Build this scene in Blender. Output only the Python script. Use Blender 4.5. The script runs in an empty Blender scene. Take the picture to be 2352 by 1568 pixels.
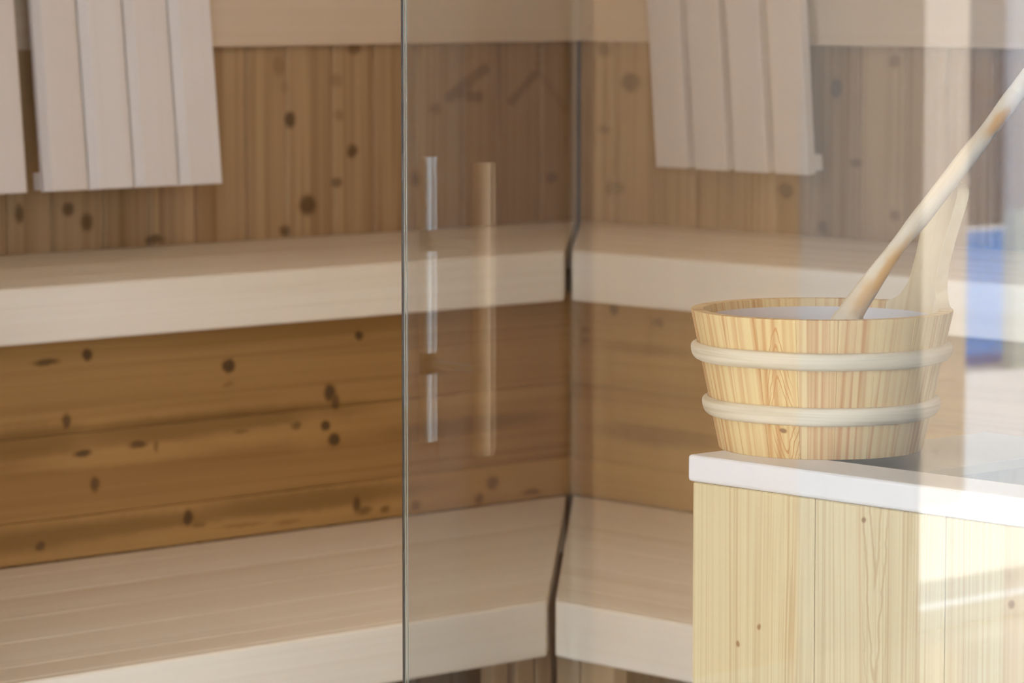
import bpy, bmesh, math, random
from mathutils import Vector, Matrix
random.seed(7)
S = bpy.context.scene
COL = S.collection
PI = math.pi

# ------------------------------------------------------------------ camera
AL, TILT = math.radians(47.3), math.atan(838 / 8500)
FH = Vector((-math.cos(AL), -math.sin(AL), 0))          # horizontal viewing direction
RT = Vector((-math.sin(AL), math.cos(AL), 0))
FWD = math.cos(TILT) * FH - math.sin(TILT) * Vector((0, 0, 1))
cam = bpy.data.cameras.new('camera')
cam.sensor_width = 36
cam.lens = 8500 / 2352 * 36
cam.clip_end = 200
cam.dof.use_dof = True
cam.dof.focus_distance = 3.53
cam.dof.aperture_fstop = 12.5
camo = bpy.data.objects.new('camera', cam)
COL.objects.link(camo)
camo.location = (4.7362, 4.9504, 1.35)
camo.rotation_euler = FWD.to_track_quat('-Z', 'Y').to_euler()
S.camera = camo

# ------------------------------------------------------------------ sky, sun, added lamps, exposure
W = bpy.data.worlds.new('sky')
S.world = W
W.use_nodes = True
bg = W.node_tree.nodes['Background']
bg.inputs[0].default_value = (0.76, 0.90, 1.18, 1)
bg.inputs[1].default_value = 5.6

def light(name, kind, loc, energy, size=None, target=None, color=(1, 1, 1), sizey=None):
    l = bpy.data.lights.new(name, kind)
    l.energy = energy
    l.color = color
    if kind == 'AREA':
        l.shape = 'RECTANGLE'
        l.size, l.size_y = size, sizey or size
    o = bpy.data.objects.new(name, l)
    COL.objects.link(o)
    o.location = loc
    d = (Vector(target) - Vector(loc)) if target else Vector((0, 0, -1))
    o.rotation_euler = d.to_track_quat('-Z', 'Y').to_euler()
    return o

sun = light('sun', 'SUN', (15, 1.5, 12), 18.0, target=(9.1, 0.0, 0.0), color=(1, 0.96, 0.9))
sun.data.angle = math.radians(1.0)
ADDED_LAMPS = [((3.7, 1.55), 4), ((3.9, 4.2), 5), ((6.3, 3.0), 5)]  # unseen ceiling panels added to light the spa and the sauna front
for (lx, ly), e in ADDED_LAMPS:
    light('added_ceiling_light', 'AREA', (lx, ly, 2.535), e, 1.1, color=(1, 0.90, 0.76), sizey=0.5)
light('added_sauna_light', 'AREA', (1.25, 1.55, 2.135), 2.4, 0.34, color=(1, 0.82, 0.62), sizey=0.34)  # unseen lamp added to brighten and warm the cabin
S.view_settings.view_transform = 'Standard'
S.view_settings.look = 'None'
S.view_settings.exposure = 0.57
S.view_settings.gamma = 1.0
S.view_settings.use_curve_mapping = False
S.cycles.max_bounces = 8
S.cycles.transparent_max_bounces = 16
S.cycles.sample_clamp_indirect = 4.0

# ------------------------------------------------------------------ helpers
def tag(o, label=None, cat=None, group=None, kind=None):
    if label: o['label'] = label
    if cat: o['category'] = cat
    if group: o['group'] = group
    if kind: o['kind'] = kind
    return o

def empty(name, loc=(0, 0, 0), parent=None):
    o = bpy.data.objects.new(name, None)
    o.empty_display_size = 0.05
    COL.objects.link(o)
    o.location = loc
    o.parent = parent
    return o

def link(name, me, mat, parent=None, smooth=None, bevel=None, seg=2):
    if mat and not me.materials: me.materials.append(mat)
    o = bpy.data.objects.new(name, me)
    COL.objects.link(o)
    o.parent = parent
    if smooth is not None:
        for p in me.polygons: p.use_smooth = True
        me.set_sharp_from_angle(angle=math.radians(smooth))
    if bevel:
        m = o.modifiers.new('bevel', 'BEVEL')
        m.width, m.segments, m.limit_method = bevel, seg, 'ANGLE'
        m.angle_limit = math.radians(40)
    return o

def from_bm(bm, name='m'):
    bmesh.ops.recalc_face_normals(bm, faces=bm.faces)
    me = bpy.data.meshes.new(name)
    bm.to_mesh(me)
    bm.free()
    return me

def box_into(bm, a, b):
    x0, y0, z0 = a
    x1, y1, z1 = b
    v = [bm.verts.new(p) for p in ((x0, y0, z0), (x1, y0, z0), (x1, y1, z0), (x0, y1, z0),
                                   (x0, y0, z1), (x1, y0, z1), (x1, y1, z1), (x0, y1, z1))]
    for f in ((0, 3, 2, 1), (4, 5, 6, 7), (0, 1, 5, 4), (1, 2, 6, 5), (2, 3, 7, 6), (3, 0, 4, 7)):
        bm.faces.new([v[i] for i in f])

def box(name, a, b, mat, parent=None, bevel=None, seg=2):
    """A box given by two corners; parent offsets are taken off, so corners are scene coordinates."""
    off = Vector(parent.location) if parent and parent.parent is None else Vector((0, 0, 0))
    if parent and parent.parent is not None: off = Vector(parent.parent.location) + Vector(parent.location)
    bm = bmesh.new()
    lo = [min(p, q) for p, q in zip(a, b)]
    hi = [max(p, q) for p, q in zip(a, b)]
    box_into(bm, Vector(lo) - off, Vector(hi) - off)
    return link(name, from_bm(bm, name), mat, parent, bevel=bevel, seg=seg)

def prism(name, poly, z0, z1, mat, parent=None, bevel=None):
    bm = bmesh.new()
    lo = [bm.verts.new((x, y, z0)) for x, y in poly]
    hi = [bm.verts.new((x, y, z1)) for x, y in poly]
    n = len(poly)
    bm.faces.new(lo[::-1])
    bm.faces.new(hi)
    for i in range(n):
        bm.faces.new((lo[i], lo[(i + 1) % n], hi[(i + 1) % n], hi[i]))
    return link(name, from_bm(bm, name), mat, parent, bevel=bevel, seg=1)

def lathe(name, prof, mat, parent=None, n=96, closed=False, smooth=35, wob=0.0):
    bm = bmesh.new()
    rings = []
    for i in range(n):
        a = 2 * PI * i / n
        w = wob * (math.sin(3 * a + 1) + 0.6 * math.sin(7 * a))
        rings.append([bm.verts.new((r * math.cos(a), r * math.sin(a), z + w)) for r, z in prof])
    m = len(prof)
    for i in range(n):
        p, q = rings[i], rings[(i + 1) % n]
        for j in range(m if closed else m - 1):
            k = (j + 1) % m
            if prof[j][0] < 1e-6 and prof[k][0] < 1e-6: continue
            if prof[j][0] < 1e-6: bm.faces.new((p[j], q[k], p[k]))
            elif prof[k][0] < 1e-6: bm.faces.new((p[j], q[j], p[k]))
            else: bm.faces.new((p[j], q[j], q[k], p[k]))
    bmesh.ops.remove_doubles(bm, verts=bm.verts, dist=1e-6)
    return link(name, from_bm(bm, name), mat, parent, smooth=smooth)

def tube(name, pts, radii, mat, parent=None, n=16, squash=1.0):
    """A round bar swept along points with a radius each."""
    bm = bmesh.new()
    P = [Vector(p) for p in pts]
    up = None
    rings = []
    for i, p in enumerate(P):
        t = (P[min(i + 1, len(P) - 1)] - P[max(i - 1, 0)]).normalized()
        if up is None: up = t.orthogonal().normalized()
        up = (up - up.dot(t) * t).normalized()
        s = t.cross(up)
        rings.append([bm.verts.new(p + radii[i] * (math.cos(2 * PI * k / n) * up + squash * math.sin(2 * PI * k / n) * s)) for k in range(n)])
    for a, b in zip(rings, rings[1:]):
        for k in range(n): bm.faces.new((a[k], a[(k + 1) % n], b[(k + 1) % n], b[k]))
    bm.faces.new(rings[0][::-1])
    bm.faces.new(rings[-1])
    return link(name, from_bm(bm, name), mat, parent, smooth=50)

# ------------------------------------------------------------------ materials
def lin(c):
    return tuple((v / 255 / 12.92) if v / 255 <= 0.04045 else ((v / 255 + 0.055) / 1.055) ** 2.4 for v in c)

class NT:
    def __init__(self, name):
        self.m = bpy.data.materials.new(name)
        self.m.use_nodes = True
        self.t = self.m.node_tree
        self.b = self.t.nodes['Principled BSDF']
    def n(self, kind, **kw):
        x = self.t.nodes.new(kind)
        for k, v in kw.items(): setattr(x, k, v)
        return x
    def put(self, sock, v):
        if hasattr(v, 'is_linked'): self.t.links.new(v, sock)
        elif v is not None: sock.default_value = v
    def math(self, op, a, b=None, clamp=False):
        x = self.n('ShaderNodeMath', operation=op, use_clamp=clamp)
        self.put(x.inputs[0], a)
        if b is not None: self.put(x.inputs[1], b)
        return x.outputs[0]
    def mix(self, fac, a, b):
        x = self.n('ShaderNodeMix', data_type='RGBA')
        self.put(x.inputs[0], fac)
        for s, v in ((x.inputs[6], a), (x.inputs[7], b)):
            self.put(s, v if hasattr(v, 'is_linked') else (*v, 1))
        return x.outputs[2]
    def smooth(self, v, lo, hi, a=0.0, b=1.0):
        x = self.n('ShaderNodeMapRange', interpolation_type='SMOOTHSTEP')
        self.put(x.inputs[0], v)
        for i, q in enumerate((lo, hi, a, b)): x.inputs[1 + i].default_value = q
        return x.outputs[0]
    def noise(self, vec, scale=1.0, detail=2.0, rough=0.5, dist=0.0):
        x = self.n('ShaderNodeTexNoise')
        self.put(x.inputs['Vector'], vec)
        x.inputs['Scale'].default_value = scale
        x.inputs['Detail'].default_value = detail
        x.inputs['Roughness'].default_value = rough
        x.inputs['Distortion'].default_value = dist
        return x.outputs[0]
    def mapped(self, vec, scale, off=None):
        x = self.n('ShaderNodeVectorMath', operation='MULTIPLY')
        self.put(x.inputs[0], vec)
        x.inputs[1].default_value = scale
        if off is None: return x.outputs[0]
        y = self.n('ShaderNodeVectorMath', operation='ADD')
        self.t.links.new(x.outputs[0], y.inputs[0])
        self.put(y.inputs[1], off)
        return y.outputs[0]

def spot_group():
    g = bpy.data.node_groups.new('spot', 'ShaderNodeTree')
    for nm in ('u', 'v', 'u0', 'v0', 'ru', 'rv', 'strength'):
        g.interface.new_socket(nm, in_out='INPUT', socket_type='NodeSocketFloat')
    g.interface.new_socket('fac', in_out='OUTPUT', socket_type='NodeSocketFloat')
    i = g.nodes.new('NodeGroupInput')
    o = g.nodes.new('NodeGroupOutput')
    def mt(op, a, b=None):
        x = g.nodes.new('ShaderNodeMath')
        x.operation = op
        g.links.new(a, x.inputs[0])
        if b is not None: g.links.new(b, x.inputs[1])
        return x.outputs[0]
    I = i.outputs
    a = mt('DIVIDE', mt('SUBTRACT', I['u'], I['u0']), I['ru'])
    b = mt('DIVIDE', mt('SUBTRACT', I['v'], I['v0']), I['rv'])
    d = mt('SQRT', mt('ADD', mt('MULTIPLY', a, a), mt('MULTIPLY', b, b)))
    r = g.nodes.new('ShaderNodeMapRange')
    r.interpolation_type = 'SMOOTHSTEP'
    g.links.new(d, r.inputs[0])
    r.inputs[1].default_value, r.inputs[2].default_value = 0.35, 1.25
    r.inputs[3].default_value, r.inputs[4].default_value = 1.0, 0.0
    g.links.new(mt('MULTIPLY', r.outputs[0], I['strength']), o.inputs[0])
    return g
SPOT = spot_group()

def wood(name, light_c, dark_c, grain, perp=(60, 250), along=2.0, contrast=0.5, broad=0.35, vary=0.25,
         rough=0.55, uv=None, knots=(), knot_c=(84, 58, 36), lights=(), darks=(), warm=None, bump=0.05, lines=1.0,
         cathedral=None, spec=0.25, grow=1.0, warms=(), skip=None):
    """Planed timber: streaks along the grain axis, plank-to-plank variation, knots at given places.
    grain: 0/1/2 = object axis the fibres run along, 3 = around the object's z axis (bent hoop)."""
    k = NT(name)
    tc = k.n('ShaderNodeTexCoord').outputs['Object']
    oi = k.n('ShaderNodeObjectInfo').outputs['Random']
    off = k.n('ShaderNodeCombineXYZ')
    r1 = k.math('MULTIPLY', oi, 37.0)
    for s in off.inputs: k.t.links.new(r1, s)
    def sc(p, al):
        if grain == 3: return (al * 1.5, al * 1.5, p)
        return tuple(al if i == grain else (p * 0.03 if i == skip else p) for i in range(3))
    warp = k.noise(k.mapped(tc, sc(9, 1.3), off.outputs[0]), 1, 1)
    wv = k.n('ShaderNodeVectorMath', operation='ADD')
    k.t.links.new(k.mapped(tc, (1, 1, 1)), wv.inputs[0])
    cw = k.n('ShaderNodeCombineXYZ')
    w2 = k.math('MULTIPLY', k.math('SUBTRACT', warp, 0.5), 0.016)
    for i, s in enumerate(cw.inputs):
        if i != grain: k.t.links.new(w2, s)
    k.t.links.new(cw.outputs[0], wv.inputs[1])
    v = wv.outputs[0]
    fine = k.noise(k.mapped(v, sc(perp[1], along), off.outputs[0]), 1, 1.5, 0.5)
    mid = k.noise(k.mapped(v, sc(perp[0], along * 0.6), off.outputs[0]), 1, 2.0, 0.55)
    brd = k.noise(k.mapped(v, sc(perp[0] * 0.22, along * 0.35), off.outputs[0]), 1, 1.0, 0.5)
    f1 = k.smooth(fine, 0.38, 0.68)
    f2 = k.smooth(mid, 0.35, 0.72)
    f3 = k.smooth(brd, 0.35, 0.68)
    g = k.math('ADD', k.math('MULTIPLY', f1, 0.3 * lines), k.math('MULTIPLY', k.math('MULTIPLY', f1, f2), 0.7 * lines))
    g = k.math('ADD', k.math('MULTIPLY', g, contrast), k.math('MULTIPLY', f3, broad))
    g = k.math('ADD', g, k.math('MULTIPLY', k.math('SUBTRACT', oi, 0.5), vary), True)
    col = k.mix(g, lin(light_c), lin(dark_c))
    if warm:
        wn = k.smooth(k.noise(k.mapped(v, sc(warm[1], along * 0.5), off.outputs[0]), 1, 2), 0.55, 0.75)
        col = k.mix(k.math('MULTIPLY', wn, warm[2]), col, lin(warm[0]))
    if uv is not None:
        sep = k.n('ShaderNodeSeparateXYZ')
        wz = k.n('ShaderNodeVectorMath', operation='ADD')
        k.t.links.new(tc, wz.inputs[0])
        nz = k.n('ShaderNodeTexNoise')
        nz.inputs['Scale'].default_value = 45
        k.t.links.new(tc, nz.inputs['Vector'])
        jit = k.mapped(nz.outputs['Color'], (0.009,) * 3, (-0.0045,) * 3)
        k.t.links.new(jit, wz.inputs[1])
        k.t.links.new(wz.outputs[0], sep.inputs[0])
        U, V = sep.outputs[uv[0]], sep.outputs[uv[1]]
        def spots(lst):
            acc = None
            for p in lst:
                x = k.n('ShaderNodeGroup')
                x.node_tree = SPOT
                k.t.links.new(U, x.inputs[0])
                k.t.links.new(V, x.inputs[1])
                for i, q in enumerate(p): x.inputs[2 + i].default_value = q * (grow if i in (2, 3) else 1)
                acc = x.outputs[0] if acc is None else k.math('MAXIMUM', acc, x.outputs[0])
            return acc
        if warms: col = k.mix(k.math('MULTIPLY', spots(warms), 1.0), col, lin(warm[0]))
        if darks: col = k.mix(spots(darks), col, tuple(c * 0.62 for c in lin(dark_c)))
        if lights: col = k.mix(spots(lights), col, lin(light_c))
        if cathedral:
            for (u0, v0, kk, hw, sp, amt, sgn) in cathedral:
                du = k.math('ABSOLUTE', k.math('SUBTRACT', U, u0))
                du = k.math('SUBTRACT', k.math('SQRT', k.math('ADD', k.math('MULTIPLY', du, du), 6e-6)), 0.0024)
                t = k.math('SUBTRACT', k.math('MULTIPLY', k.math('SUBTRACT', V, v0), sgn), k.math('MULTIPLY', du, kk))
                ln = k.math('SINE', k.math('MULTIPLY', t, 2 * PI / sp))
                mask = k.math('MULTIPLY', k.smooth(du, hw * 0.6, hw, 1, 0), k.math('MULTIPLY', k.smooth(t, -hw * kk, -hw * kk * .7), k.smooth(t, sp * 0.3, sp * 0.7, 1, 0)))
                plain = k.math('MULTIPLY', k.smooth(du, hw * .7, hw, 1, 0), 0.0)
                col = k.mix(k.math('MULTIPLY', k.math('MULTIPLY', k.smooth(ln, 0.45, 0.95), mask), amt), col, lin(dark_c))
        if knots:
            s = spots(knots)
            col = k.mix(k.smooth(s, 0.0, 0.5, 0, 0.45), col, lin(dark_c))
            col = k.mix(k.smooth(s, 0.25, 0.9, 0, 0.75), col, lin(knot_c))
    k.put(k.b.inputs['Base Color'], col)
    k.b.inputs['Roughness'].default_value = rough
    k.b.inputs['Specular IOR Level'].default_value = spec
    bp = k.n('ShaderNodeBump')
    bp.inputs['Strength'].default_value = bump
    bp.inputs['Distance'].default_value = 0.001
    k.t.links.new(fine, bp.inputs['Height'])
    k.t.links.new(bp.outputs[0], k.b.inputs['Normal'])
    return k.m

def plain(name, c, rough=0.5, metal=0.0, mottle=0.06, scale=30, spec=0.4):
    k = NT(name)
    tc = k.n('ShaderNodeTexCoord').outputs['Object']
    nz = k.noise(tc, scale, 3)
    k.put(k.b.inputs['Base Color'], k.mix(nz, tuple(v * (1 - mottle) for v in lin(c)), tuple(min(1, v * (1 + mottle)) for v in lin(c))))
    k.b.inputs['Roughness'].default_value = rough
    k.b.inputs['Metallic'].default_value = metal
    k.b.inputs['Specular IOR Level'].default_value = spec
    return k.m

def glass(name, tint, ior=1.52):
    """Clear flat pane: each face reflects by Fresnel and lets the rest straight through."""
    k = NT(name)
    k.t.nodes.remove(k.b)
    out = [x for x in k.t.nodes if x.type == 'OUTPUT_MATERIAL'][0]
    geo = k.n('ShaderNodeNewGeometry').outputs['Backfacing']
    mr = k.n('ShaderNodeMapRange')
    k.t.links.new(geo, mr.inputs[0])
    mr.inputs[3].default_value, mr.inputs[4].default_value = ior, 1 / ior
    fr = k.n('ShaderNodeFresnel')
    k.t.links.new(mr.outputs[0], fr.inputs[0])
    tr = k.n('ShaderNodeBsdfTransparent')
    tr.inputs[0].default_value = (*tint, 1)
    gl = k.n('ShaderNodeBsdfGlossy')
    gl.inputs['Roughness'].default_value = 0.0
    gl.inputs[0].default_value = (1, 1, 1, 1)
    mx = k.n('ShaderNodeMixShader')
    k.t.links.new(fr.outputs[0], mx.inputs[0])
    k.t.links.new(tr.outputs[0], mx.inputs[1])
    k.t.links.new(gl.outputs[0], mx.inputs[2])
    k.t.links.new(mx.outputs[0], out.inputs[0])
    return k.m

def lamp_mat(name, c, s):
    k = NT(name)
    k.b.inputs['Base Color'].default_value = (*c, 1)
    k.b.inputs['Emission Color'].default_value = (*c, 1)
    k.b.inputs['Emission Strength'].default_value = s
    return k.m

KNOT_A = [(0.687,1.104,0.0136,0.0150,0.80),(0.548,1.046,0.0140,0.0137,0.75),(0.583,0.992,0.0139,0.0106,0.60),(0.649,0.956,0.0216,0.0197,0.80),(0.577,1.109,0.0119,0.0106,0.40),(0.713,1.198,0.0154,0.0224,0.40),(0.582,1.170,0.0178,0.0136,0.35),(0.542,1.224,0.0180,0.0121,0.60),(0.699,1.161,0.0116,0.0120,0.30),(1.256,0.967,0.0103,0.0170,0.70),(1.158,0.970,0.0140,0.0129,0.70),(1.121,0.947,0.0141,0.0158,0.70),(0.982,0.912,0.0237,0.0088,0.70),(0.701,0.913,0.0136,0.0120,0.70),(0.354,1.115,0.0187,0.0140,0.45),(0.401,0.992,0.0144,0.0186,0.50),(0.068,0.982,0.0176,0.0128,0.60)]
BRANCH = [(0.101,1.222,0.0126,0.0098,0.40),(0.101,1.207,0.0126,0.0098,0.40),(0.102,1.192,0.0126,0.0098,0.40),(0.102,1.177,0.0126,0.0098,0.40),(0.112,1.171,0.0135,0.0105,0.47),(0.123,1.162,0.0135,0.0105,0.47),(0.134,1.153,0.0135,0.0105,0.47),(0.146,1.143,0.0135,0.0105,0.47),(0.157,1.134,0.0135,0.0105,0.47),(0.168,1.125,0.0135,0.0105,0.47),(0.092,1.168,0.0117,0.0091,0.32),(0.083,1.158,0.0117,0.0091,0.32),(0.073,1.148,0.0117,0.0091,0.32),(0.064,1.138,0.0117,0.0091,0.32),(0.054,1.128,0.0117,0.0091,0.32),(0.045,1.118,0.0117,0.0091,0.32),(0.035,1.107,0.0117,0.0091,0.32),(0.318,1.136,0.0180,0.0140,0.50),(0.304,1.144,0.0180,0.0140,0.50),(0.291,1.151,0.0180,0.0140,0.50),(0.277,1.159,0.0180,0.0140,0.50),(0.264,1.167,0.0180,0.0140,0.50),(0.250,1.175,0.0180,0.0140,0.50),(0.236,1.183,0.0180,0.0140,0.50),(0.291,1.141,0.0180,0.0140,0.50),(0.271,1.138,0.0180,0.0140,0.50),(0.251,1.135,0.0180,0.0140,0.50)]       # dark branch scars near the corner
KNOT_B = [(0.064,1.216,0.0183,0.0159,0.70),(0.135,1.158,0.0248,0.0190,0.90),(0.067,1.072,0.0160,0.0112,0.60),(0.096,0.964,0.0251,0.0160,0.70),(0.640,1.159,0.0161,0.0179,0.90),(0.524,0.978,0.0207,0.0152,0.90),(0.686,1.033,0.0160,0.0104,0.60),(0.612,0.919,0.0142,0.0136,0.60),(0.777,0.946,0.0137,0.0104,0.50),(0.773,1.208,0.0137,0.0132,0.50)]
KNOT_RA = [(1.445,0.783,0.0113,0.0105,0.90),(1.521,0.777,0.0286,0.0065,0.70),(1.175,0.747,0.0138,0.0123,0.90),(1.175,0.718,0.0138,0.0055,0.40),(0.908,0.777,0.0110,0.0098,0.80),(0.969,0.690,0.0145,0.0154,0.85),(0.958,0.674,0.0109,0.0154,0.70),(0.979,0.637,0.0108,0.0098,0.90),(0.961,0.614,0.0127,0.0126,0.90),(1.038,0.643,0.0125,0.0069,0.60),(1.485,0.685,0.0096,0.0145,0.70),(1.455,0.634,0.0194,0.0066,0.80),(1.351,0.639,0.0216,0.0067,0.70),(1.316,0.633,0.0058,0.0121,0.50),(1.150,0.642,0.0174,0.0048,0.50),(1.432,0.585,0.0114,0.0146,0.70),(1.256,0.517,0.0119,0.0150,0.80),(1.237,0.503,0.0171,0.0055,0.50),(1.535,0.501,0.0111,0.0092,0.70),(0.914,0.504,0.0110,0.0170,0.70),(0.897,0.493,0.0185,0.0085,0.60),(0.854,0.491,0.0131,0.0071,0.60),(1.147,0.494,0.0614,0.0048,0.40),(1.059,0.490,0.0357,0.0049,0.40),(0.619,0.512,0.0177,0.0146,0.60),(0.530,0.488,0.0261,0.0074,0.50),(0.649,0.488,0.0137,0.0117,0.60),(0.788,0.490,0.0133,0.0101,0.50)]
LIGHT_RA = [(1.366,0.624,0.1941,0.0161,0.60),(1.110,0.632,0.1789,0.0152,0.50),(1.213,0.723,0.2641,0.0204,0.30),(1.241,0.497,0.2816,0.0095,0.50),(1.004,0.630,0.0542,0.0349,0.40)]
DARK_RA = [(1.197,0.659,0.3764,0.0218,0.60),(1.559,0.660,0.1440,0.0261,0.60),(1.023,0.520,0.2773,0.0210,0.60),(1.449,0.511,0.3548,0.0226,0.60),(0.668,0.613,0.1981,0.0159,0.5)]
KNOT_RB = [(0.545,0.796,0.0125,0.0102,0.80),(0.648,0.783,0.0162,0.0101,0.60),(0.477,0.758,0.0148,0.0103,0.40),(0.477,0.740,0.0148,0.0074,0.40)]
DARK_RB = [(0.639,0.594,0.1601,0.0189,0.50),(0.618,0.737,0.1011,0.0101,0.30)]
KNOT_S = [(2.581,0.742,0.0036,0.0036,0.8),(2.555,0.722,0.0036,0.0044,0.8),(2.713,0.856,0.0032,0.004,0.8),(2.886,0.802,0.0056,0.0054,0.7),(2.885,0.823,0.0060,0.0116,0.25)]

BROWN_L, BROWN_D = (199, 165, 120), (145, 107, 64)
M = {}
M['wall_a'] = wood('brown_wall_boards_left', BROWN_L, BROWN_D, 2, (26, 90), 1.0, 0.6, 0.45, 0.3, 0.6, (0, 2), KNOT_A + BRANCH, grow=1.15)
M['wall_b'] = wood('brown_wall_boards_back', BROWN_L, BROWN_D, 2, (26, 90), 1.0, 0.6, 0.45, 0.3, 0.6, (1, 2), KNOT_B, grow=1.15)
M['riser_a'] = wood('brown_riser_boards_left', (194, 150, 90), (140, 98, 50), 0, (30, 110), 1.0, 0.35, 0.5, 0.2, 0.6, (0, 2), KNOT_RA, lights=LIGHT_RA, darks=DARK_RA, grow=1.1, knot_c=(62, 46, 34))
M['riser_b'] = wood('brown_riser_boards_back', (194, 150, 90), (140, 98, 50), 1, (30, 110), 1.0, 0.35, 0.5, 0.2, 0.6, (1, 2), KNOT_RB, darks=DARK_RB, grow=1.1, knot_c=(62, 46, 34))
PALE_L, PALE_D = (248, 237, 217), (230, 212, 184)
M['bench_x'] = wood('pale_bench_timber_lengthwise_x', PALE_L, PALE_D, 0, (40, 150), 0.8, 0.3, 0.45, 0.25, 0.5)
M['bench_y'] = wood('pale_bench_timber_lengthwise_y', PALE_L, PALE_D, 1, (40, 150), 0.8, 0.3, 0.45, 0.25, 0.5)
M['pale_x'] = wood('pale_upper_boards_x', (240, 218, 186), (222, 192, 154), 0, (20, 80), 0.8, 0.25, 0.5, 0.2, 0.5)
M['pale_y'] = wood('pale_upper_boards_y', (240, 218, 186), (222, 192, 154), 1, (20, 80), 0.8, 0.25, 0.5, 0.2, 0.5)
M['trim'] = wood('corner_batten', (204, 170, 130), (170, 132, 92), 2, (40, 150), 1, 0.3, 0.3, 0.0)
M['slat'] = wood('pale_backrest_slats', (248, 240, 230), (238, 222, 202), 2, (24, 90), 0.9, 0.2, 0.5, 0.4, 0.5)
M['support'] = wood('tan_support_boards', (200, 170, 130), (150, 118, 80), 2, (30, 90), 1, 0.3, 0.4, 0.5)  # tan timber for bench supports and corner posts
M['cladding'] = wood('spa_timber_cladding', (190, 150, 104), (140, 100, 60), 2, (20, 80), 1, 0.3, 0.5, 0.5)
KNOT_S = [(u - 2.489, *r) for u, *r in KNOT_S]      # measured from the surround's own corner
M['stand'] = wood('clear_pine_boards', (213, 192, 147), (172, 134, 84), 2, (70, 360), 0.9, 0.6, 0.1, 0.08, 0.5, (1, 2), KNOT_S, knot_c=(120, 74, 36),
                  warm=((206, 160, 112), 30, 0.45), cathedral=[(2.727 - 2.489, 0.782, 12.0, 0.017, 0.10, 0.5, 1)])
M['stave'] = wood('yellow_pine_staves', (226, 195, 138), (188, 126, 64), 2, (70, 260), 2.0, 1.05, 0.1, 0.08, 0.45, skip=1, warm=((206, 158, 106), 40, 0.4))
M['stave_knot'] = wood('yellow_pine_knotty_stave', (226, 195, 136), (188, 126, 64), 2, (60, 200), 2.0, 0.7, 0.1, 0.05, 0.45, (0, 2),
                       [(0.001, 0.0275, 0.0052, 0.0032, 0.95)], skip=1, knot_c=(92, 50, 34), cathedral=[(-0.001, 0.082, 4.5, 0.014, 0.016, 0.75, -1), (0.004, 0.004, 4.0, 0.014, 0.014, 0.75, 1)])
M['ear'] = wood('pale_pine_ear_stave', (218, 194, 152), (190, 156, 108), 2, (60, 230), 2.0, 0.5, 0.15, 0.0, 0.45, skip=1)
M['hoop'] = wood('greyish_bent_withe', (232, 216, 188), (184, 164, 130), 3, (110, 420), 6, 0.5, 0.4, 0.2, 0.6)
M['ladle'] = wood('peeled_branch', (230, 214, 188), (204, 174, 128), 2, (90, 300), 6, 0.3, 0.3, 0.0, 0.45, warm=((214, 158, 80), 28, 0.35), uv=(1, 2), warms=[(0.0105, 0.116, 0.0085, 0.050, 1.0), (0.012, 0.086, 0.010, 0.030, 0.8), (0.008, 0.310, 0.0075, 0.024, 1.0), (0.004, 0.075, 0.012, 0.016, 0.55), (0.004, 0.42, 0.01, 0.02, 0.5)],
                  darks=[(0.003, 0.094, 0.003, 0.016, 0.8), (0.002, 0.118, 0.003, 0.020, 0.6), (0.000, 0.298, 0.003, 0.009, 0.8), (0.003, 0.062, 0.004, 0.005, 0.8)])
M['joint'] = plain('shaded_joint_brown', (120, 76, 52), 0.9)
M['white'] = plain('white_lacquered_rim', (222, 214, 206), 0.45, mottle=0.01)
M['plate'] = plain('greyish_cover_plate', (170, 158, 138), 0.4, mottle=0.03)
M['liner'] = plain('white_plastic_liner', (214, 204, 198), 0.3, mottle=0.01)
M['dark'] = plain('dark_void_paint', (46, 36, 28), 0.9)
M['steel_dark'] = plain('dark_heater_steel', (96, 88, 80), 0.4, 0.6)
M['stone'] = plain('grey_heater_stone', (104, 98, 92), 0.85, mottle=0.3, scale=60)
M['steel'] = plain('satin_steel', (236, 236, 232), 0.4, 1.0, mottle=0.02)
M['oak'] = wood('warm_wood_handle', (240, 206, 164), (214, 172, 124), 2, (60, 200), 2, 0.4, 0.3, 0.0)
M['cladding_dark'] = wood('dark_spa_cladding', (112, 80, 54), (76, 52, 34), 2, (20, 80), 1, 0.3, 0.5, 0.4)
M['plaster'] = plain('white_plaster', (236, 232, 224), 0.85, mottle=0.02, scale=8)
M['pier'] = plain('beige_plaster_pier', (170, 162, 150), 0.85, mottle=0.03, scale=8)
M['batten'] = plain('beige_batten', (124, 108, 90), 0.7)
M['floor'] = plain('polished_pale_floor', (214, 206, 192), 0.12, mottle=0.05, scale=6, spec=0.6)
M['sauna_ceiling'] = wood('sauna_ceiling_boards', (214, 178, 132), (180, 138, 92), 1, (14, 60), 1, 0.3, 0.4, 0.4)
M['glass'] = glass('partition_glass', (0.897, 0.903, 0.905), 1.74)
M['window_glass'] = glass('window_glass', (0.97, 0.98, 0.97), 1.45)
M['edge_dark'] = plain('dark_glass_arris', (34, 26, 18), 0.4)
M['edge_light'] = plain('bright_glass_arris', (170, 168, 146), 0.3)
M['edge_mid'] = plain('brown_glass_seal', (58, 44, 32), 0.3)
M['frame'] = plain('white_window_frame', (238, 238, 236), 0.4)
M['lamp'] = lamp_mat('added_lamp_diffuser', (1, 0.97, 0.93), 3.0)  # glow of the added lamps
M['pool'] = plain('sunlit_blue_pool_water', (4, 124, 196), 0.15, mottle=0.12, scale=3)
M['paving'] = plain('white_terrace_paving', (158, 155, 150), 0.8, mottle=0.06, scale=5)
M['render'] = plain('pale_garden_render', (136, 136, 135), 0.8, mottle=0.03)
M['column'] = plain('cream_terrace_column', (206, 186, 160), 0.8, mottle=0.02)
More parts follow.
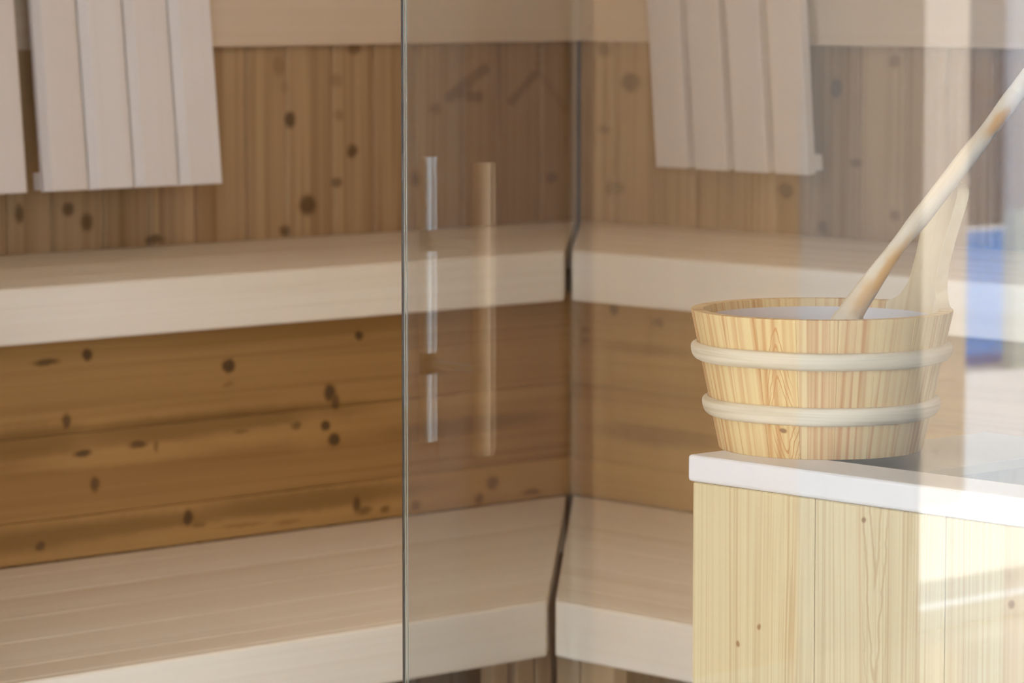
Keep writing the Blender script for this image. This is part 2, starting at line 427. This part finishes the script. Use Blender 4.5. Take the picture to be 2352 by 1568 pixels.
M['sage'] = plain('sage_green_plinth', (162, 168, 156), 0.8)
M['leaf'] = plain('dark_hedge_leaf', (26, 32, 16), 0.7, mottle=0.3)

# ------------------------------------------------------------------ room shell
XG = 2.307                       # middle of the glass front
SW = 3.40                        # sauna width
FLR = tag(box('floor', (-0.15, -0.15, -0.12), (8.1, 6.6, 0.0), M['floor']), 'beige stone floor running through sauna and spa room', kind='structure')
tag(box('ceiling', (-0.15, -0.15, 2.6), (8.1, 6.6, 2.72), M['plaster']), 'white plaster ceiling over the spa room', kind='structure')
tag(box('ceiling_sauna', (0.0, 0.0, 2.18), (XG + 0.04, SW, 2.24), M['sauna_ceiling']), 'timber ceiling boards over the sauna cabin', kind='structure')

TRZ, TRP = 1.231, 0.020          # underside of the pale upper boards, how far they stand proud
def clad(name, axis, length, mats, label):
    w = empty(name)
    tag(w, label, kind='structure')
    if axis == 0: box('wall_core', (-0.12, -0.12, 0), (length, -0.016, 2.6), M['dark'], w)
    else: box('wall_core', (-0.12, 0.0, 0), (-0.016, length, 2.6), M['dark'], w)
    rnd = random.Random(3 + axis)
    p = 0.0
    widths = (0.094, 0.104, 0.088, 0.112, 0.098)
    i = axis * 2
    while p < length - 0.01:
        q = min(p + widths[i % 5], length)
        i += 1
        d = rnd.uniform(-0.0012, 0.0)
        a, b = (p + 0.0006, -0.016, 0.0), (q - 0.0006, d, TRZ + 0.02)
        if axis: a, b = (a[1], a[0], a[2]), (b[1], b[0], b[2])
        box('plank', a, b, mats[0], w, bevel=0.0040, seg=1)
        p = q
    z = TRZ
    for hgt in (0.235, 0.235, 0.235, 0.24):
        a, b = (0.0 if axis == 0 else TRP, -0.002, z + 0.0007), (length, TRP, z + hgt - 0.0007)
        if axis: a, b = (-0.002, TRP, z + 0.0007), (TRP, length, z + hgt - 0.0007)
        box('upper_board', a, b, mats[1], w, bevel=0.002, seg=1)
        z += hgt
    return w
clad('wall_left', 0, XG - 0.03, (M['wall_a'], M['pale_x']), 'sauna side wall of knotty brown upright boards under pale upper boards, behind the slatted panels at the open doorway')
clad('wall_back', 1, SW, (M['wall_b'], M['pale_y']), 'sauna wall of knotty brown upright boards under pale boards, seen through the glass beyond the bucket')
tag(box('wall_right', (0.0, SW, 0), (XG + 0.03, SW + 0.1, 2.6), M['cladding']), 'timber end wall of the sauna beside the heater', kind='structure')
wf = tag(empty('wall_front'), 'timber front of the sauna left of the doorway and above the glass', kind='structure')
box('wall_panel', (XG - 0.03, 0.0, 0), (XG + 0.03, 1.36, 2.6), M['cladding'], wf)
box('wall_panel', (XG - 0.03, 1.36, 2.12), (XG + 0.03, SW, 2.6), M['cladding'], wf)
box('wall_panel', (XG - 0.03, SW + 0.1002, 0), (XG + 0.03, 6.5, 2.6), M['plaster'], wf)
# spa room
WX0, WX1 = 5.587, 7.75
ws = tag(empty('wall_spa_left'), 'spa room wall with timber cladding, a white pier and a tall window', kind='structure')
p = XG + 0.03
while p < 5.2:
    q = min(p + 0.145, 5.22) if p < 4.4 or p > 4.5 else 4.59
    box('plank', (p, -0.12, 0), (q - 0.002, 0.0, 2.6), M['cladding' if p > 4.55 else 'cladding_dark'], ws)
    p = q
box('wall_pier', (5.2202, -0.12, 0), (WX0, 0.0, 2.6), M['pier'], ws)
tag(box('trim_1', (4.588, 0.0002, 0), (4.610, 0.012, 2.6), M['batten']), 'slim white batten on the spa wall, mirrored as a pale upright line in the glass', kind='structure')
box('wall_pier', (WX1, -0.12, 0), (8.0, 0.0, 2.6), M['plaster'], ws)
box('lintel', (WX0, -0.12, 2.4), (WX1, 0.0, 2.6), M['plaster'], ws)
wfar = tag(empty('wall_spa_far'), 'white spa room wall with an added wide window, opposite the sauna glass', kind='structure')
box('wall_pier', (8.0, -0.12, 0), (8.12, 1.2, 2.6), M['plaster'], wfar)
box('wall_pier', (8.0, 5.2, 0), (8.12, 6.6, 2.6), M['plaster'], wfar)
box('wall_pier', (8.0, 1.2, 0), (8.12, 5.2, 0.35), M['plaster'], wfar)
box('lintel', (8.0, 1.2, 2.35), (8.12, 5.2, 2.6), M['plaster'], wfar)
wsr = tag(empty('wall_spa_right'), 'white spa room wall with an added window, behind the viewer', kind='structure')
box('wall_pier', (XG - 0.03, 6.5, 0), (2.8, 6.6, 2.6), M['plaster'], wsr)
box('wall_pier', (7.2, 6.5, 0), (8.12, 6.6, 2.6), M['plaster'], wsr)
box('wall_pier', (2.8, 6.5, 0), (7.2, 6.6, 0.2), M['plaster'], wsr)
box('lintel', (2.8, 6.5, 2.45), (7.2, 6.6, 2.6), M['plaster'], wsr)

def window(n, axis, c, a0, a1, z0, z1, label, mull):
    w = tag(empty('window_%d' % n), label, kind='structure')
    def bx(nm, a, b, z, zz, t, m):
        p, q = (a, c - t, z), (b, c + t, zz)
        if axis == 1: p, q = (c - t, a, z), (c + t, b, zz)
        box(nm, p, q, m, w)
    bx('frame_bar', a0, a1, z0, z0 + 0.04, 0.03, M['frame'])
    bx('frame_bar', a0, a1, z1 - 0.05, z1, 0.03, M['frame'])
    xs = [a0 + 0.006, *mull, a1 - 0.006]
    for x in xs: bx('frame_bar', x - 0.006, x + 0.006, z0 + 0.04, z1 - 0.05, 0.03, M['frame'])
    bx('pane', a0 + 0.012, a1 - 0.012, z0 + 0.04, z1 - 0.05, 0.004, M['window_glass'])
window(1, 0, -0.07, WX0, WX1, 0.0, 2.4, 'tall terrace window in the spa room wall, mirrored in the glass pane', (6.9,))
window(2, 1, 8.06, 1.2, 5.2, 0.35, 2.35, 'wide white framed window added for daylight, opposite the sauna front', (2.5, 3.9))  # unseen window added to bring daylight onto the sauna front

window(3, 0, 6.55, 2.8, 7.2, 0.2, 2.45, 'white framed window added for daylight, behind the viewer', (4.27, 5.73))  # unseen window added to light the left wall side and the door handles

# glass front of the sauna: pane with its polished end, seen beside the open doorway
YE = 2.159
wg = tag(empty('wall_glass', (XG, YE, 0)), 'clear frameless glass partition with polished upright edge, in front of bucket and heater', kind='structure')
box('pane', (XG - 0.0006, YE + 0.0006, 0.0), (XG + 0.004, SW, 2.12), M['glass'], wg)
x = XG + 0.004
for w_, mk, nm in ((0.0018, 'edge_mid', 'edge_seal'), (0.0011, 'edge_dark', 'dark_edge_line'), (0.0013, 'edge_light', 'polished_arris'), (0.0022, None, ''), (0.0012, 'edge_light', 'polished_arris')):
    if mk: box(nm, (x, YE, 0.0), (x - w_, YE + 0.0005, 2.12), M[mk], wg)
    x -= w_

# open glass door, standing out into the spa room beyond the left of the frame
dr = tag(empty('door_1', (XG + 0.03, 1.365, 0)), 'open frameless glass sauna door with wood and steel bar handles, seen mirrored in the glass', kind='structure')
box('door_pane', (XG + 0.045, 1.361, 0.01), (XG + 0.80, 1.369, 2.10), M['window_glass'], dr)
box('hinge', (XG + 0.03, 1.352, 0.25), (XG + 0.09, 1.378, 0.34), M['steel'], dr, bevel=0.003)
box('hinge', (XG + 0.03, 1.352, 1.78), (XG + 0.09, 1.378, 1.87), M['steel'], dr, bevel=0.003)
O = Vector(dr.location)
HX = 3.090
wb = tube('wooden_bar_handle', [Vector((HX, 1.42, z)) - O for z in (0.731, 0.733, 1.109, 1.111)], [0.010, 0.0115, 0.0115, 0.010], M['oak'], dr)
for z0, z1 in ((0.739, 0.829), (0.857, 0.991), (1.019, 1.115)):
    tube('steel_bar_handle', [Vector((HX, 1.31, z)) - O for z in (z0, z1)], [0.0085, 0.0085], M['steel'], dr)
for zc in (0.843, 1.005):
    tube('handle_collar', [Vector((HX, 1.31, z)) - O for z in (zc - 0.0139, zc + 0.0139)], [0.0078, 0.0078], M['dark'], dr)
    tube('handle_standoff', [Vector((HX, 1.308, zc)) - O, Vector((HX, 1.418, zc)) - O], [0.0045, 0.0045], M['steel'], dr)

# ------------------------------------------------------------------ benches
def bench(label, side, depth, back, top, ftop_h, slat_n, L, mat, group):
    """side 0: runs along x against the left wall; side 1: along y against the back wall. Mitred at the corner."""
    b = tag(empty('sauna_bench'), label, 'bench', group)
    G = 0.0085
    def pr(nm, c0, c1, z0, z1, m, mitre=True, s0=None, bevel=0.0012):
        a0 = (c0 + G, c1 + G) if mitre else (s0, s0)
        poly = [(a0[0], c0), (L, c0), (L, c1), (a0[1], c1)]
        if side: poly = [(y, x_) for x_, y in poly][::-1]
        return prism(nm, poly, z0, z1, m, b, bevel)
    ft = 0.022
    n = slat_n
    w_ = (depth - ft - back) / n
    for i in range(n):
        pr('slat', back + i * w_ + 0.0003, back + (i + 1) * w_ - 0.0003, top - 0.027, top - 0.0003 * (i % 2), mat, bevel=0.0006)
    pr('front_board', depth - ft + 0.0006, depth, top - ftop_h, top, mat, bevel=0.003)
    pr('bearer', back + 0.03, back + 0.075, top - 0.080, top - 0.0275, mat)
    pr('bearer', depth - ft - 0.05, depth - ft - 0.005, top - 0.080, top - 0.0275, mat)
    return b
UZ, LZ = 0.901, 0.475
b1 = bench('upper pale bench running along the open doorway side, under the white slatted panels', 0, 0.543, 0.003, UZ, 0.083, 6, 2.20, M['bench_x'], 'sauna benches')
b2 = bench('upper pale bench seen through the glass behind the bucket', 1, 0.543, 0.003, UZ, 0.083, 6, SW - 0.03, M['bench_y'], 'sauna benches')
b3 = bench('lower broad pale bench filling the bottom left, below the knotty brown riser', 0, 1.197, 0.445, LZ, 0.080, 10, 2.20, M['bench_x'], 'sauna benches')
b4 = bench('lower pale bench beyond the glass, ending behind the pine heater surround', 1, 1.197, 0.445, LZ, 0.080, 10, SW - 0.03, M['bench_y'], 'sauna benches')
for bb, side, mat in ((b1, 0, M['riser_a']), (b2, 1, M['riser_b'])):
    L = 2.20 if side == 0 else SW - 0.03
    z = LZ + 0.001
    for i, h in enumerate((0.064, 0.126, 0.1525)):
        st = 0.422 if side == 0 else 0.4405
        a, b = (st, 0.422, z), (L, 0.440 - 0.0007 * (i % 2), z + h - 0.0004)
        if side: a, b = (a[1], a[0], a[2]), (b[1], b[0], b[2])
        box('plank', a, b, mat, bb, bevel=0.0010, seg=1)
        z += h
rnd = random.Random(5)
for bb, side in ((b3, 0), (b4, 1)):
    p = 1.122 if side == 0 else 1.122
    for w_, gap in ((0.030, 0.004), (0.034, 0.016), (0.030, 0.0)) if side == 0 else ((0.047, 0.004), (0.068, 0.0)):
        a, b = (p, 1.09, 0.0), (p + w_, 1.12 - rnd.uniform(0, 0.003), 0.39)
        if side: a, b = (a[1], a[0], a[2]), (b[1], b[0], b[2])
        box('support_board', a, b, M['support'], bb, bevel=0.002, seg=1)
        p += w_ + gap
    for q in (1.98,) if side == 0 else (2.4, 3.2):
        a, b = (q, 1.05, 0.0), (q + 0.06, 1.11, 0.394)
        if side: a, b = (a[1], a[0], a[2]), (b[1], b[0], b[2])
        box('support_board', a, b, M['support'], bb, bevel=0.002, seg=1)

# ------------------------------------------------------------------ slatted back supports
def back_panel(label, side, edge, front, tilt, ws, gap, n, z0=1.011, h=0.68, ch=0.010):
    """Upright slats on two hidden battens; built flat at the origin, then leaned about the foot."""
    if side == 0: o = empty('slatted_back_support', (edge, front, z0))
    else: o = empty('slatted_back_support', (front, edge, z0))
    tag(o, label, 'backrest', 'slatted backrests on the sauna walls')
    t = 0.021
    span = n * ws + (n - 1) * gap
    def bx(nm, a, b, bev):
        # a, b: (along, outward, z)
        if side == 1: a, b = (a[1], a[0], a[2]), (b[1], b[0], b[2])
        bm = bmesh.new()
        box_into(bm, [min(p, q) for p, q in zip(a, b)], [max(p, q) for p, q in zip(a, b)])
        return link(nm, from_bm(bm, nm), M['slat'], o, bevel=bev, seg=2)
    for i in range(n):
        x0, x1 = i * (ws + gap), i * (ws + gap) + ws
        sec = [(x0, -t), (x1, -t), (x1, -ch * 1.2), (x1 - ch, 0.0), (x0 + ch, 0.0), (x0, -ch * 1.2)]
        if side: sec = [(v, u) for u, v in sec][::-1]
        prism('slat', sec, 0.0, h, M['slat'], o, 0.0012)
    for z in (0.004, h - 0.06):
        bx('batten', (-0.002, -t - 0.018, z), (span + 0.0, -t - 0.0003, z + 0.028), 0.001)
    if side == 0: o.rotation_euler = (tilt, 0, 0)
    else: o.rotation_euler = (0, tilt, 0)
    return o
pa = back_panel('pale slatted backrest of four upright slats leaning on the wall at the open doorway', 0, 0.946, 0.150, math.atan(0.1), 0.0865, 0.0045, 4)
pb = back_panel('pale slatted backrest past the dark gap, cut off by the left photo edge', 0, 1.337, 0.150, math.atan(0.1), 0.0865, 0.0045, 4)
pc = back_panel('pale four-slat backrest seen through the glass above the wooden bucket', 1, 0.267, 0.065, math.atan(0.088), 0.0788, 0.018, 4, ch=0.0015)

# ------------------------------------------------------------------ heater surround
ZT = 0.8965
XS, YS, XB, YN = 2.2373, 2.489, 1.80, 3.30
hs = tag(empty('heater_surround', (XS - 0.2, YS, 0)), 'pine boarded heater surround with white rim, under the wooden bucket behind glass', 'heater guard')
y = YS + 0.0045
box('backing_board', (XS - 0.030, YS + 0.03, 0.02), (XS - 0.0262, YN - 0.002, ZT - 0.027), M['joint'], hs)
while y < YN - 0.01:
    q = y + 0.158
    if q > YN - 0.06: q = YN
    box('plank', (XS - 0.026, y + 0.0004, 0.02), (XS - 0.0025, q - 0.0004, ZT - 0.0262), M['stand'], hs, bevel=0.0012, seg=1)
    y = q
for i in range(3):
    x0 = XB + 0.003 + i * 0.1355
    box('plank', (x0, YS + 0.004, 0.02), (min(x0 + 0.1347, XS - 0.0265), YS + 0.026, ZT - 0.0262), M['stand'], hs, bevel=0.0012, seg=1)
box('corner_post', (XS - 0.07, YS + 0.0265, 0.0), (XS - 0.0302, YS + 0.07, ZT - 0.0262), M['support'], hs)
box('corner_post', (XB + 0.003, YS + 0.0265, 0.0), (XB + 0.045, YS + 0.07, ZT - 0.0262), M['support'], hs)
box('corner_post', (XS - 0.07, YN - 0.045, 0.0), (XS - 0.0302, YN - 0.002, ZT - 0.0262), M['support'], hs)
RI = 2.1665
box('white_rim', (RI, YS, ZT - 0.0258), (XS, YN, ZT), M['white'], hs, bevel=0.0035, seg=3)
box('white_rim', (1.955, YS, ZT - 0.0258), (RI - 0.0002, YS + 0.05, ZT), M['white'], hs, bevel=0.0025, seg=3)
box('white_rim', (XB, 2.6485, ZT - 0.0258), (XB + 0.05, YN, ZT), M['white'], hs, bevel=0.0025, seg=3)
plate = prism('cover_plate', [(x_ - hs.location.x, y_ - hs.location.y) for x_, y_ in ((XB, YS), (1.9548, YS), (1.9548, YS + 0.0502), (RI - 0.0004, YS + 0.0502), (RI - 0.0004, 2.648), (XB, 2.648))],
              ZT - 0.0255, ZT - 0.015, M['plate'], hs, 0.001)

ht = tag(empty('sauna_heater', (2.01, 2.97, 0)), 'dark steel sauna heater with stones, sunk inside the pine surround', 'heater')
box('casing', (1.90, 2.69, 0.0), (2.13, 3.22, 0.74), M['steel_dark'], ht, bevel=0.006)
rnd = random.Random(11)
for i in range(5):
    for j in range(9):
        bm = bmesh.new()
        bmesh.ops.create_icosphere(bm, subdivisions=2, radius=0.03)
        for v in bm.verts: v.co *= rnd.uniform(0.82, 1.12)
        o = link('stone', from_bm(bm, 'stone'), M['stone'], ht, smooth=60)
        o.location = (1.925 + i * 0.045 - 2.01, 2.72 + j * 0.058 - 2.97, 0.757 + rnd.uniform(-0.006, 0.010))
        o.scale = (0.78, 0.95, 0.85)
        o.rotation_euler = (rnd.random() * 6, rnd.random() * 6, rnd.random() * 6)

# ------------------------------------------------------------------ bucket
BX, BY, BH = 2.102, 2.537, 0.1345
R0, R1 = 0.0985, 0.1265                      # outer radius at foot and rim
TH = 0.0125
bk = tag(empty('sauna_bucket', (BX, BY, ZT)), 'yellow pine stave bucket with two bent wooden hoops, standing on the white rim', 'bucket')
EAR = 165.3                                  # direction of the raised stave, degrees
HALF = 23.5
def rad(z): return R0 + (R1 - R0) * z / BH
def stave_mesh(half_of, zs, seg=6, name='stave', lean=None):
    """A curved stave centred on the local +x direction... turned so that its width lies along local x."""
    bm = bmesh.new()
    outer, inner = [], []
    for z in zs:
        hw = half_of(z)
        sh, ex = lean(z) if lean else (0.0, 0.0)
        ro, ri = rad(z) + ex, rad(z) + ex - TH
        ra, rb = [], []
        for i in range(seg + 1):
            a = (hw * (2 * i / seg - 1) + sh) / ro
            ra.append(bm.verts.new((ro * math.sin(a), -ro * math.cos(a), z)))
            rb.append(bm.verts.new((ri * math.sin(a), -ri * math.cos(a), z)))
        outer.append(ra)
        inner.append(rb)
    for k in range(len(zs) - 1):
        for i in range(seg):
            bm.faces.new((outer[k][i], outer[k][i + 1], outer[k + 1][i + 1], outer[k + 1][i]))
            bm.faces.new((inner[k][i + 1], inner[k][i], inner[k + 1][i], inner[k + 1][i + 1]))
        bm.faces.new((inner[k][0], outer[k][0], outer[k + 1][0], inner[k + 1][0]))
        bm.faces.new((outer[k][seg], inner[k][seg], inner[k + 1][seg], outer[k + 1][seg]))
    for i in range(seg):
        bm.faces.new((inner[0][i], inner[0][i + 1], outer[0][i + 1], outer[0][i]))
        bm.faces.new((outer[-1][i], outer[-1][i + 1], inner[-1][i + 1], inner[-1][i]))
    return from_bm(bm, name)
NS = 17
step = (360 - 2 * HALF) / NS
hs_ang = math.radians(step / 2)
me = stave_mesh(lambda z: rad(z) * hs_ang - 0.00002, [0.0, BH])
kme = stave_mesh(lambda z: rad(z) * hs_ang - 0.00002, [0.0, BH])
KN = None
for i in range(NS):
    a = EAR + HALF + step * (i + 0.5)
    # direction of the knotty stave: facing the camera, a little to the left of the middle
    d = Vector((math.cos(math.radians(a)), math.sin(math.radians(a)), 0))
    off = d.dot(RT) if d.dot(FH) < 0 else 9
    isk = abs(off + 0.40) < math.radians(step / 2) * 0.95 and KN is None
    if isk: KN = i
    o = link('stave', kme if isk else me, M['stave_knot'] if isk else M['stave'], bk, smooth=30, bevel=0.0004, seg=1)
    o.rotation_euler = (0, 0, math.radians(a + 90))
# raised stave
ear_prof = [(0, None), (BH - 0.002, None), (BH, 0.0510), (BH + 0.0015, 0.0455), (BH + 0.004, 0.0405), (BH + 0.008, 0.0352), (BH + 0.013, 0.0308), (BH + 0.020, 0.0268), (BH + 0.028, 0.0246),
            (BH + 0.040, 0.0232), (BH + 0.055, 0.0236), (BH + 0.070, 0.0246), (BH + 0.084, 0.0260), (BH + 0.096, 0.0268), (BH + 0.104, 0.0262), (BH + 0.110, 0.0240),
            (BH + 0.1145, 0.0195), (BH + 0.117, 0.0140), (BH + 0.1185, 0.0060)]
def ear_half(z):
    for (za, ha), (zb, hb) in zip(ear_prof, ear_prof[1:]):
        if za <= z <= zb:
            ha = rad(za) * math.radians(HALF) - 0.0002 if ha is None else ha
            hb = rad(zb) * math.radians(HALF) - 0.0002 if hb is None else hb
            return ha + (hb - ha) * (z - za) / (zb - za)
def ear_lean(z):
    t = max(0.0, (z - BH - 0.035) / 0.08)
    t = min(t, 1.0) ** 1.5
    return -0.006 * t, 0.0045 * t
ear = link('raised_handle_stave', stave_mesh(ear_half, [p[0] for p in ear_prof], 10, 'ear', ear_lean), M['ear'], bk, smooth=30, bevel=0.0018, seg=2)
ear.rotation_euler = (0, 0, math.radians(EAR + 90))
tag(ear, 'pale raised stave widening to a rounded grip')
def hoop(zc, hh, dd):
    pr = []
    n = 12
    for i in range(n + 1):
        t = -PI / 2 + PI * i / n
        z = zc + hh / 2 * math.copysign(abs(math.sin(t)) ** 0.8, math.sin(t))
        pr.append((rad(z) + 0.0004 + dd * abs(math.cos(t)) ** 0.8, z))
    return lathe('hoop', pr, M['hoop'], bk, 112, closed=True, wob=0.00035)
hoop(BH - 0.0400, 0.0172, 0.0074)
hoop(BH - 0.0930, 0.0180, 0.0072)
rl = lambda z: rad(z) - TH - 0.0006
lathe('liner', [(0.0, 0.016), (rl(0.016), 0.016), (rl(BH - 0.008), BH - 0.008), (rl(BH - 0.008) - 0.0022, BH - 0.0075), (rl(0.020) - 0.002, 0.020), (0.0, 0.0185)], M['liner'], bk, 96)
lathe('bucket_base', [(0.0, 0.006), (rl(0.006), 0.006), (rl(0.0155), 0.0155), (0.0, 0.0155)], M['stave'], bk, 64)

# ------------------------------------------------------------------ ladle
LP = [(2.1293, 2.5527, 0.9743), (2.1128, 2.5611, 0.9990), (2.0982, 2.5678, 1.0216), (2.0890, 2.5694, 1.0358), (2.0469, 2.5811, 1.0872), (2.0116, 2.5864, 1.1209), (1.9709, 2.5968, 1.1651),
      (1.9403, 2.6046, 1.1980), (1.9096, 2.6125, 1.2327), (1.8983, 2.6162, 1.2462), (1.8304, 2.6244, 1.3097)]
LR = [0.0150, 0.0158, 0.0148, 0.0118, 0.0082, 0.0092, 0.0094, 0.0088, 0.0092, 0.0092, 0.0090]
# smooth the sweep
def cr(P, k, t):
    p0, p1, p2, p3 = P[max(k - 1, 0)], P[k], P[k + 1], P[min(k + 2, len(P) - 1)]
    return tuple(0.5 * ((2 * b) + (c - a) * t + (2 * a - 5 * b + 4 * c - d) * t * t + (3 * b - a - 3 * c + d) * t ** 3) for a, b, c, d in zip(p0, p1, p2, p3))
PP, RR = [], []
for k in range(len(LP) - 1):
    for s in range(6):
        PP.append(Vector(cr(LP, k, s / 6)))
        RR.append(cr([(r,) for r in LR], k, s / 6)[0])
PP.append(Vector(LP[-1]))
RR.append(LR[-1] * 0.9)
ld = tag(empty('sauna_ladle', LP[0]), 'wooden ladle with a long peeled branch handle, resting aslant in the bucket', 'ladle')
PV = Vector(LP[-1]) - Vector(LP[0])
# local z along the handle, so the grain follows it
q = PV.to_track_quat('Z', 'Y')
ld.rotation_euler = q.to_euler()
qi = q.inverted()
rnd = random.Random(2)
hd = tube('branch_handle', [qi @ (p - Vector(LP[0])) for p in PP], [r * (1 + 0.03 * math.sin(i * 0.7)) for i, r in enumerate(RR)], M['ladle'], ld, 20, squash=0.92)
bw = lathe('ladle_bowl', [(0.0, -0.020), (0.014, -0.019), (0.023, -0.013), (0.028, -0.003), (0.029, 0.006), (0.0262, 0.006), (0.0248, -0.003), (0.020, -0.011), (0.012, -0.0158), (0.0, -0.0165)], M['ladle'], ld, 40)
bw.location = qi @ Vector((0.010, -0.002, -0.026))
bw.rotation_euler = qi.to_euler()

# ------------------------------------------------------------------ added lamps
for i, ((lx, ly), e) in enumerate(ADDED_LAMPS):
    o = tag(empty('added_ceiling_lamp', (lx, ly, 2.6)), ['white ceiling panel lamp added for light, above the sauna door', 'white ceiling panel lamp added for light, nearest the viewer', 'white ceiling panel lamp added for light, by the wide added window'][i], 'lamp', 'added ceiling lamps')
    box('lamp_housing', (lx - 0.56, ly - 0.26, 2.555), (lx + 0.56, ly + 0.26, 2.6), M['frame'], o)
    box('added_lamp_diffuser', (lx - 0.55, ly - 0.25, 2.545), (lx + 0.55, ly + 0.25, 2.5548), M['lamp'], o)
o = tag(empty('added_sauna_lamp', (1.25, 1.55, 2.18)), 'square lamp added for warm light on the sauna ceiling', 'lamp')
box('lamp_housing', (1.07, 1.37, 2.155), (1.43, 1.73, 2.18), M['oak'], o)
box('added_lamp_diffuser', (1.08, 1.38, 2.145), (1.42, 1.72, 2.1548), M['lamp'], o)

# ------------------------------------------------------------------ terrace outside the window (seen mirrored in the glass)
tag(box('ground_terrace', (2.0, -9.4, -0.10), (22.0, -0.15, -0.01), M['paving']), 'pale paved terrace outside the spa window', kind='structure')
tag(box('water_pool', (8.0, -7.9, -0.012), (20.0, -3.45, -0.004), M['pool']), 'sunlit blue pool outside, mirrored as a blue strip in the glass', kind='structure')
tag(box('column_terrace', (6.97, -1.31, -0.01), (7.20, -1.25, 3.0), M['column']), 'white terrace column mirrored as a pale upright band in the glass', kind='structure')
gw = tag(empty('wall_garden', (9.78, -3.3, 0)), 'white garden wall with grey green plinth, mirrored along the right edge of the glass', kind='structure')
box('wall_block', (9.85, -3.33, 0.54), (14.5, -3.3, 2.6), M['render'], gw)
box('plinth', (9.85, -3.33, -0.01), (14.5, -3.28, 0.54), M['sage'], gw)
bm = bmesh.new()
rnd = random.Random(4)
for i in range(2600):
    c = Vector((rnd.uniform(3, 22), rnd.uniform(-8.9, -8.05), rnd.uniform(0, 2.9)))
    s = rnd.uniform(0.08, 0.16)
    n1 = Vector((rnd.uniform(-1, 1), rnd.uniform(-1, 1), rnd.uniform(-1, 1))).normalized()
    n2 = n1.orthogonal()
    bm.faces.new([bm.verts.new(c + s * v) for v in (n1, 0.5 * n2, -n1, -0.5 * n2)])
box_into(bm, (3, -8.9, -0.01), (22, -8.15, 2.75))
h = link('garden_hedge', from_bm(bm, 'hedge'), M['leaf'])
tag(h, 'dark clipped hedge beyond the pool', 'hedge', kind='stuff')
